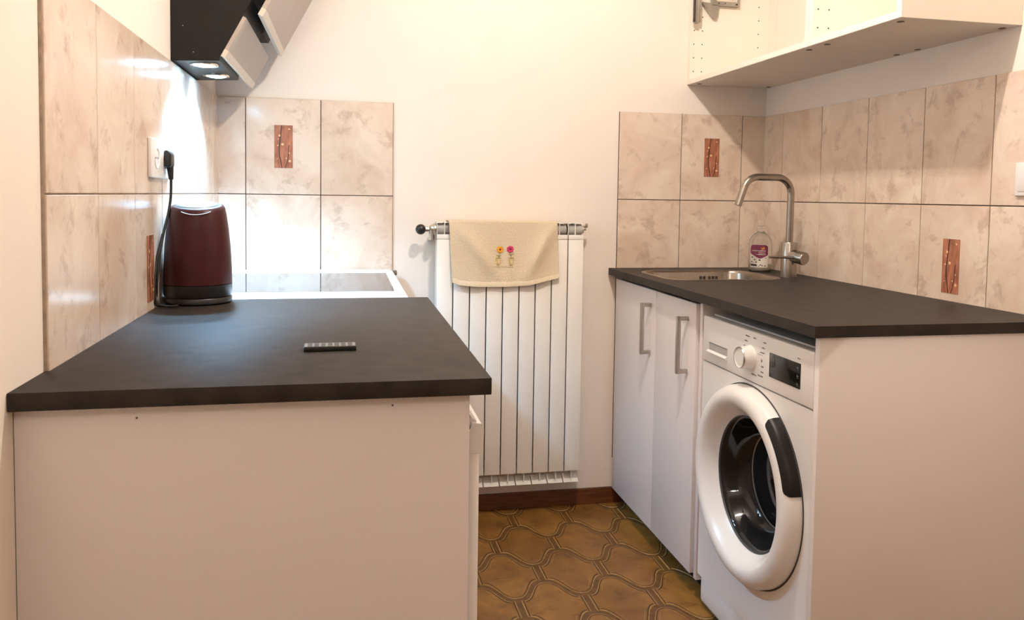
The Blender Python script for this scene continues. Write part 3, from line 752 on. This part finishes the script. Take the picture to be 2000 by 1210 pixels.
# ------------------------------------------------------------------ towel draped over the radiator
t = THING('hand_towel', 'cream terry hand towel with two embroidered flower pots over radiator', 'towel', (1.0, -.08, .86))
NU, NV = 110, 120
def towel_pt(u, v):
    """u across 0..1, v 0 (behind, low) .. 1 (front hem)"""
    xl, xr = .7925, 1.1870
    front_len = .232; back_len = .14; r = .034
    L = back_len+PI*r*.5+.0+front_len
    s = v*L
    if s < back_len: z = 1.083-(back_len-s); y = -.022; fr = 0
    elif s < back_len+PI*r*.5+1e-9:
        q = (s-back_len)/(PI*r*.5); a = PI*(1-q); y = -.066+.0455*math.cos(a)*-1*-1; y = -.066-.0455*math.cos(PI-a)*-1 if False else -.066+.0445*math.cos(PI*q); z = 1.0885+.004*math.sin(PI*q); fr = 0
    else:
        f = (s-back_len-PI*r*.5)/front_len; fr = f
        sag = -.036*math.sin(PI*min(1, (u*1.0)))*.55 - .004
        bot = 1.088-.218-.013*math.sin(PI*u**.75)+.018*max(0, u-.7)/.3
        if u < .05: bot += .004
        z = 1.088+(bot-1.088)*f
        y = -.1105-.010*f
    x = xl+(xr-xl)*u
    if fr > 0:
        x += fr*(.012*(1-u)+.008*u)
        # soft drape: folds radiating from the top corners
        y -= .014*math.sin(PI*fr)*math.exp(-((u-.06-.42*fr)/.085)**2)
        y -= .015*math.sin(PI*min(1, fr*1.0))*math.exp(-((u-.96+.30*fr)/.075)**2)
        y += .0040*math.sin(PI*fr)*math.exp(-((u-.5)/.16)**2)
        y -= .003*fr*math.sin(9*u+1.)
        y -= .002*math.sin(23*u+3*fr)*fr
    nz = (math.sin(x*913+z*577)*math.cos(x*401-z*1031)+math.sin(x*1733+z*1307))*.00035
    return (x, y+nz, z+nz*.4)
bm = NB(); gr = [[bm.verts.new(towel_pt(i/NU, j/NV)) for i in range(NU+1)] for j in range(NV+1)]
for j in range(NV):
    for i in range(NU): bm.faces.new((gr[j][i], gr[j][i+1], gr[j+1][i+1], gr[j+1][i]))
cl = MAKE('cloth', bm, 'towel', t, 180)
md = cl.modifiers.new('thickness', 'SOLIDIFY'); md.thickness = .0035; md.offset = -1
def front_y(x, z):
    best = min(((gr_pt[0]-x)**2+(gr_pt[2]-z)**2, gr_pt[1]) for gr_pt in FRONT); return best[1]
FRONT = [towel_pt(i/NU, j/NV) for j in range(int(NV*.5), NV+1, 2) for i in range(0, NU+1, 2)]
FRONT = [q for q in FRONT if q[1] < -.1]
bm = NB(); prev = None
for i in range(NU+1):
    a = towel_pt(i/NU, .962); b = towel_pt(i/NU, 1.)
    cur = [bm.verts.new((a[0], a[1]-.0008, a[2])), bm.verts.new((a[0], a[1]-.0024, a[2]-.0015)), bm.verts.new((b[0], b[1]-.0024, b[2]-.001)), bm.verts.new((b[0], b[1]+.003, b[2]-.0015))]
    if prev:
        for k in range(3): bm.faces.new((prev[k], cur[k], cur[k+1], prev[k+1]))
    prev = cur
MAKE('hem', bm, 'hem', t, 60)
def flower(name, cx, cz, r, petal, heart, npet):
    bm = NB()
    for k in range(npet):
        a = 2*PI*k/npet; px_, pz_ = cx+r*.58*math.cos(a), cz+r*.58*math.sin(a); y = front_y(px_, pz_)
        c = bm.verts.new((px_, y-.0042, pz_)); m_ = 8
        vs = [bm.verts.new((px_+r*.44*math.cos(2*PI*q/m_), y-.0024, pz_+r*.44*math.sin(2*PI*q/m_))) for q in range(m_)]
        for q in range(m_): bm.faces.new((c, vs[q], vs[(q+1) % m_]))
    y = front_y(cx, cz); c = bm.verts.new((cx, y-.0052, cz)); m_ = 10
    vs = [bm.verts.new((cx+r*.30*math.cos(2*PI*q/m_), y-.0040, cz+r*.30*math.sin(2*PI*q/m_))) for q in range(m_)]
    for q in range(m_): bm.faces.new((c, vs[q], vs[(q+1) % m_])).material_index = 1
    return MAKE(name, bm, [petal, heart], t)
FX1, FX2, FZ = .9765, 1.0135, .989
flower('orange_flower', FX1, FZ, .0125, 'orange', 'dred', 8)
flower('pink_flower', FX2, FZ+.0015, .0130, 'pink', 'dred', 7)
def thread(name, polys, m, r=.0009):
    bm = NB()
    for pl in polys:
        pp = [Vector((x, front_y(x, z)-.0026, z)) for x, z in pl]; TUBE(bm, pp, r, 6)
    return MAKE(name, bm, m, t)
thread('stem_stitch', [[(FX1, FZ-.008), (FX1-.002, FZ-.018), (FX1-.006, FZ-.026)], [(FX1-.004, FZ-.022), (FX1-.014, FZ-.019)], [(FX1-.005, FZ-.026), (FX1+.003, FZ-.020)]], 'green', .0009)
thread('stem_stitch', [[(FX2, FZ-.008), (FX2+.003, FZ-.018), (FX2+.003, FZ-.027)], [(FX2+.003, FZ-.020), (FX2+.011, FZ-.012)], [(FX2+.003, FZ-.022), (FX2-.004, FZ-.014)]], 'green', .0009)
for cx in (FX1-.006, FX2+.004):
    pots = [[(cx-.0095, FZ-.028), (cx+.0095, FZ-.028)], [(cx-.0085, FZ-.030), (cx-.0065, FZ-.050), (cx-.003, FZ-.054), (cx+.003, FZ-.054), (cx+.0065, FZ-.050), (cx+.0085, FZ-.030)], [(cx-.006, FZ-.032), (cx-.004, FZ-.049), (cx, FZ-.051)]]
    thread('pot_stitch', pots, 'yel', .0013)['kind'] = 'stuff'
thread('ground_stitch', [[(.955+.008*k, FZ-.0605+.002*(k % 2)), (.961+.008*k, FZ-.062)] for k in range(9)], 'green', .0006)['kind'] = 'stuff'

# ------------------------------------------------------------------ kettle with base, socket, plug, remote, switch
KX, KY = .0865, -.868
t = THING('kettle', 'dark maroon electric kettle with black base near the socket', 'kettle', (KX, KY, CT))
bm = NB(); LATHE(bm, (KX, KY, CT), (0, 0, 1), [(0, 0), (.074, 0), (.0785, .004), (.0785, .013), (.0765, .016), (0, .016)], 56); MAKE('power_base', bm, 'black', t, 40)
bm = NB(); LATHE(bm, (KX, KY, CT), (0, 0, 1), [(0, .018), (.0765, .018), (.0778, .022), (.0783, .046), (.0765, .0468), (0, .0468)], 56); MAKE('lower_band', bm, 'black', t, 40)
bm = NB(); LATHE(bm, (KX, KY, CT), (0, 0, 1), [(.0765, .047), (.0782, .048), (.0780, .075), (.0768, .105), (.0745, .140), (.0705, .180), (.0660, .212), (.0625, .228), (.0590, .2335), (.0540, .2350), (.0480, .2352)], 64)
def slant(bm):
    for v in bm.verts:
        h_ = v.co.z-CT
        if h_ > .19: v.co.z += (v.co.y-KY)*.14*min(1, (h_-.19)/.04)
slant(bm); bd = MAKE('body', bm, 'maroon', t, 50)
bm = NB(); LATHE(bm, (KX, KY, CT), (0, 0, 1), [(.0495, .2348), (.0485, .2370), (.042, .2390), (.020, .2400), (0, .2402)], 48); slant(bm); ld_ = MAKE('lid', bm, 'lid', t, 50)
# pouring lip: a shallow smile under the rim facing the room
bm = NB(); pl = []
for i in range(17):
    s = -1+2*i/16; a = -PI/2+.10+s*.52; zz = .2205+.0085*s*s-.0085+.0085*0; r = .0655+.0015*(1-s*s)
    pl.append((KX+r*math.cos(a), KY+r*math.sin(a), CT+.2285-.0075*(1-s*s)-.000))
TUBE(bm, pl, .0013, 8); slant(bm); MAKE('spout_lip', bm, 'hub', bd, 60)
bm = NB(); TUBE(bm, [(KX-.02, KY+.060, CT+.225), (KX-.03, KY+.098, CT+.222), (KX-.034, KY+.116, CT+.19), (KX-.034, KY+.118, CT+.10), (KX-.028, KY+.095, CT+.045), (KX-.02, KY+.070, CT+.035)], [.010, .012, .012, .012, .011, .010], 14); MAKE('handle', bm, 'black', t, 60)

SY0, SY1, SZ0, SZ1 = -1.016, -.806, 1.2105, 1.299
t = THING('wall_socket', 'white double wall socket on the tiles above the kettle', 'socket', (.008, -.91, SZ0))
boxpart('plate', 'appl', t, (.0076, .0165, SY0, SY1, SZ0, SZ1), .0025, 3)
SOC = (-.966, -.884)
for yy in SOC:
    bm = NB(); LATHE(bm, (.0166, yy, 1.2555), (1, 0, 0), [(.024, -.0005), (.0235, .0014), (.0215, .0014), (.0205, -.0002), (0, -.0002)], 32); oo = MAKE('outlet', bm, 'whitein', t, 40)
    bm = NB()
    for dy in (-.0095, .0095): CYL(bm, (.0166, yy+dy, 1.2555), (.0171, yy+dy, 1.2555), .0026, n=10)
    MAKE('pin_hole', bm, 'hole', oo)
py = SOC[1]
t = THING('plug', 'black angled mains plug in the white socket with its cord', 'plug', (.018, py, 1.2555))
bm = NB(); fs = PRISM(bm, [(.0182, 1.238), (.0182, 1.276), (.0270, 1.277), (.0345, 1.268), (.0345, 1.240), (.0300, 1.236)], 'y', py-.020, py+.020)
bmesh.ops.bevel(bm, geom=list({e for f in fs for e in f.edges}), offset=.003, segments=3, profile=.5, affect='EDGES'); MAKE('plug_head', bm, 'black', t, 40)
bm = NB(); TUBE(bm, [(.0270, py, 1.250), (.0280, py, 1.238), (.0290, py, 1.225), (.0300, py, 1.208)], [.0085, .0080, .0068, .0052], 14); MAKE('strain_relief', bm, 'black', t, 50)
cp_ = [(.0300, py, 1.215), (.0295, py-.002, 1.17), (.026, py-.012, 1.13), (.020, py-.03, 1.09), (.0150, py-.052, 1.04), (.0120, py-.066, .99), (.0100, py-.066, .965), (.0085, py-.060, .945), (.0095, py-.066, .930), (.0150, py-.074, .921), (.024, py-.080, .9185), (.040, py-.083, .9165), (.060, py-.085, .9180)]
def smoothpts(p, k=6):
    p = [Vector(q) for q in p]; out = []
    for i in range(len(p)-1):
        a, b, c, d = p[max(i-1, 0)], p[i], p[i+1], p[min(i+2, len(p)-1)]
        for j in range(k):
            s = j/k; out.append(.5*((2*b)+(c-a)*s+(2*a-5*b+4*c-d)*s*s+(3*b-a-3*c+d)*s**3))
    out.append(p[-1]); return out
bm = NB(); TUBE(bm, smoothpts(cp_), .0031, 10); MAKE('cord', bm, 'cord', t, 60)
bm = NB(); TUBE(bm, smoothpts([(.0180, py-.036, 1.080), (.0105, py-.058, 1.03), (.0085, py-.075, .985), (.0085, py-.082, .945), (.0100, py-.080, .922), (.020, py-.060, .9165), (.018, py+.03, .9165)]), .0031, 10); MAKE('cord_loop', bm, 'cord', t, 60)

t = THING('remote', 'slim black mini remote lying flat on the worktop', 'remote', (.411, -1.512, CT))
bm = NB(); B(bm, .3672, .4548, -1.531, -1.494, CT, CT+.0082, bev=.0015); rb = MAKE('body', bm, 'black', t, 35)
bm = NB(); B(bm, .3690, .4530, -1.529, -1.496, CT+.0081, CT+.0087); MAKE('face_plate', bm, 'pewter', rb)
for i in range(7):
    for j in range(3):
        bm = NB(); x_ = .3735+.0112*i; y_ = -1.5265+.0105*j
        B(bm, x_, x_+.0075, y_, y_+.0065, CT+.0086, CT+.0090); MAKE('button', bm, 'btn', rb)
rotz = Matrix.Rotation(.02, 4, 'Z'); t.rotation_euler.z = .02

t = THING('light_switch', 'white square switch plate on the right wall tiles', 'switch', (WR-.012, -1.278, 1.198))
boxpart('plate', 'appl', t, (WR-.0165, WR-.0076, -1.319, -1.237, 1.199, 1.281), .0025, 3)
boxpart('rocker', 'appl', t, (WR-.0185, WR-.016, -1.308, -1.248, 1.210, 1.270), .001)
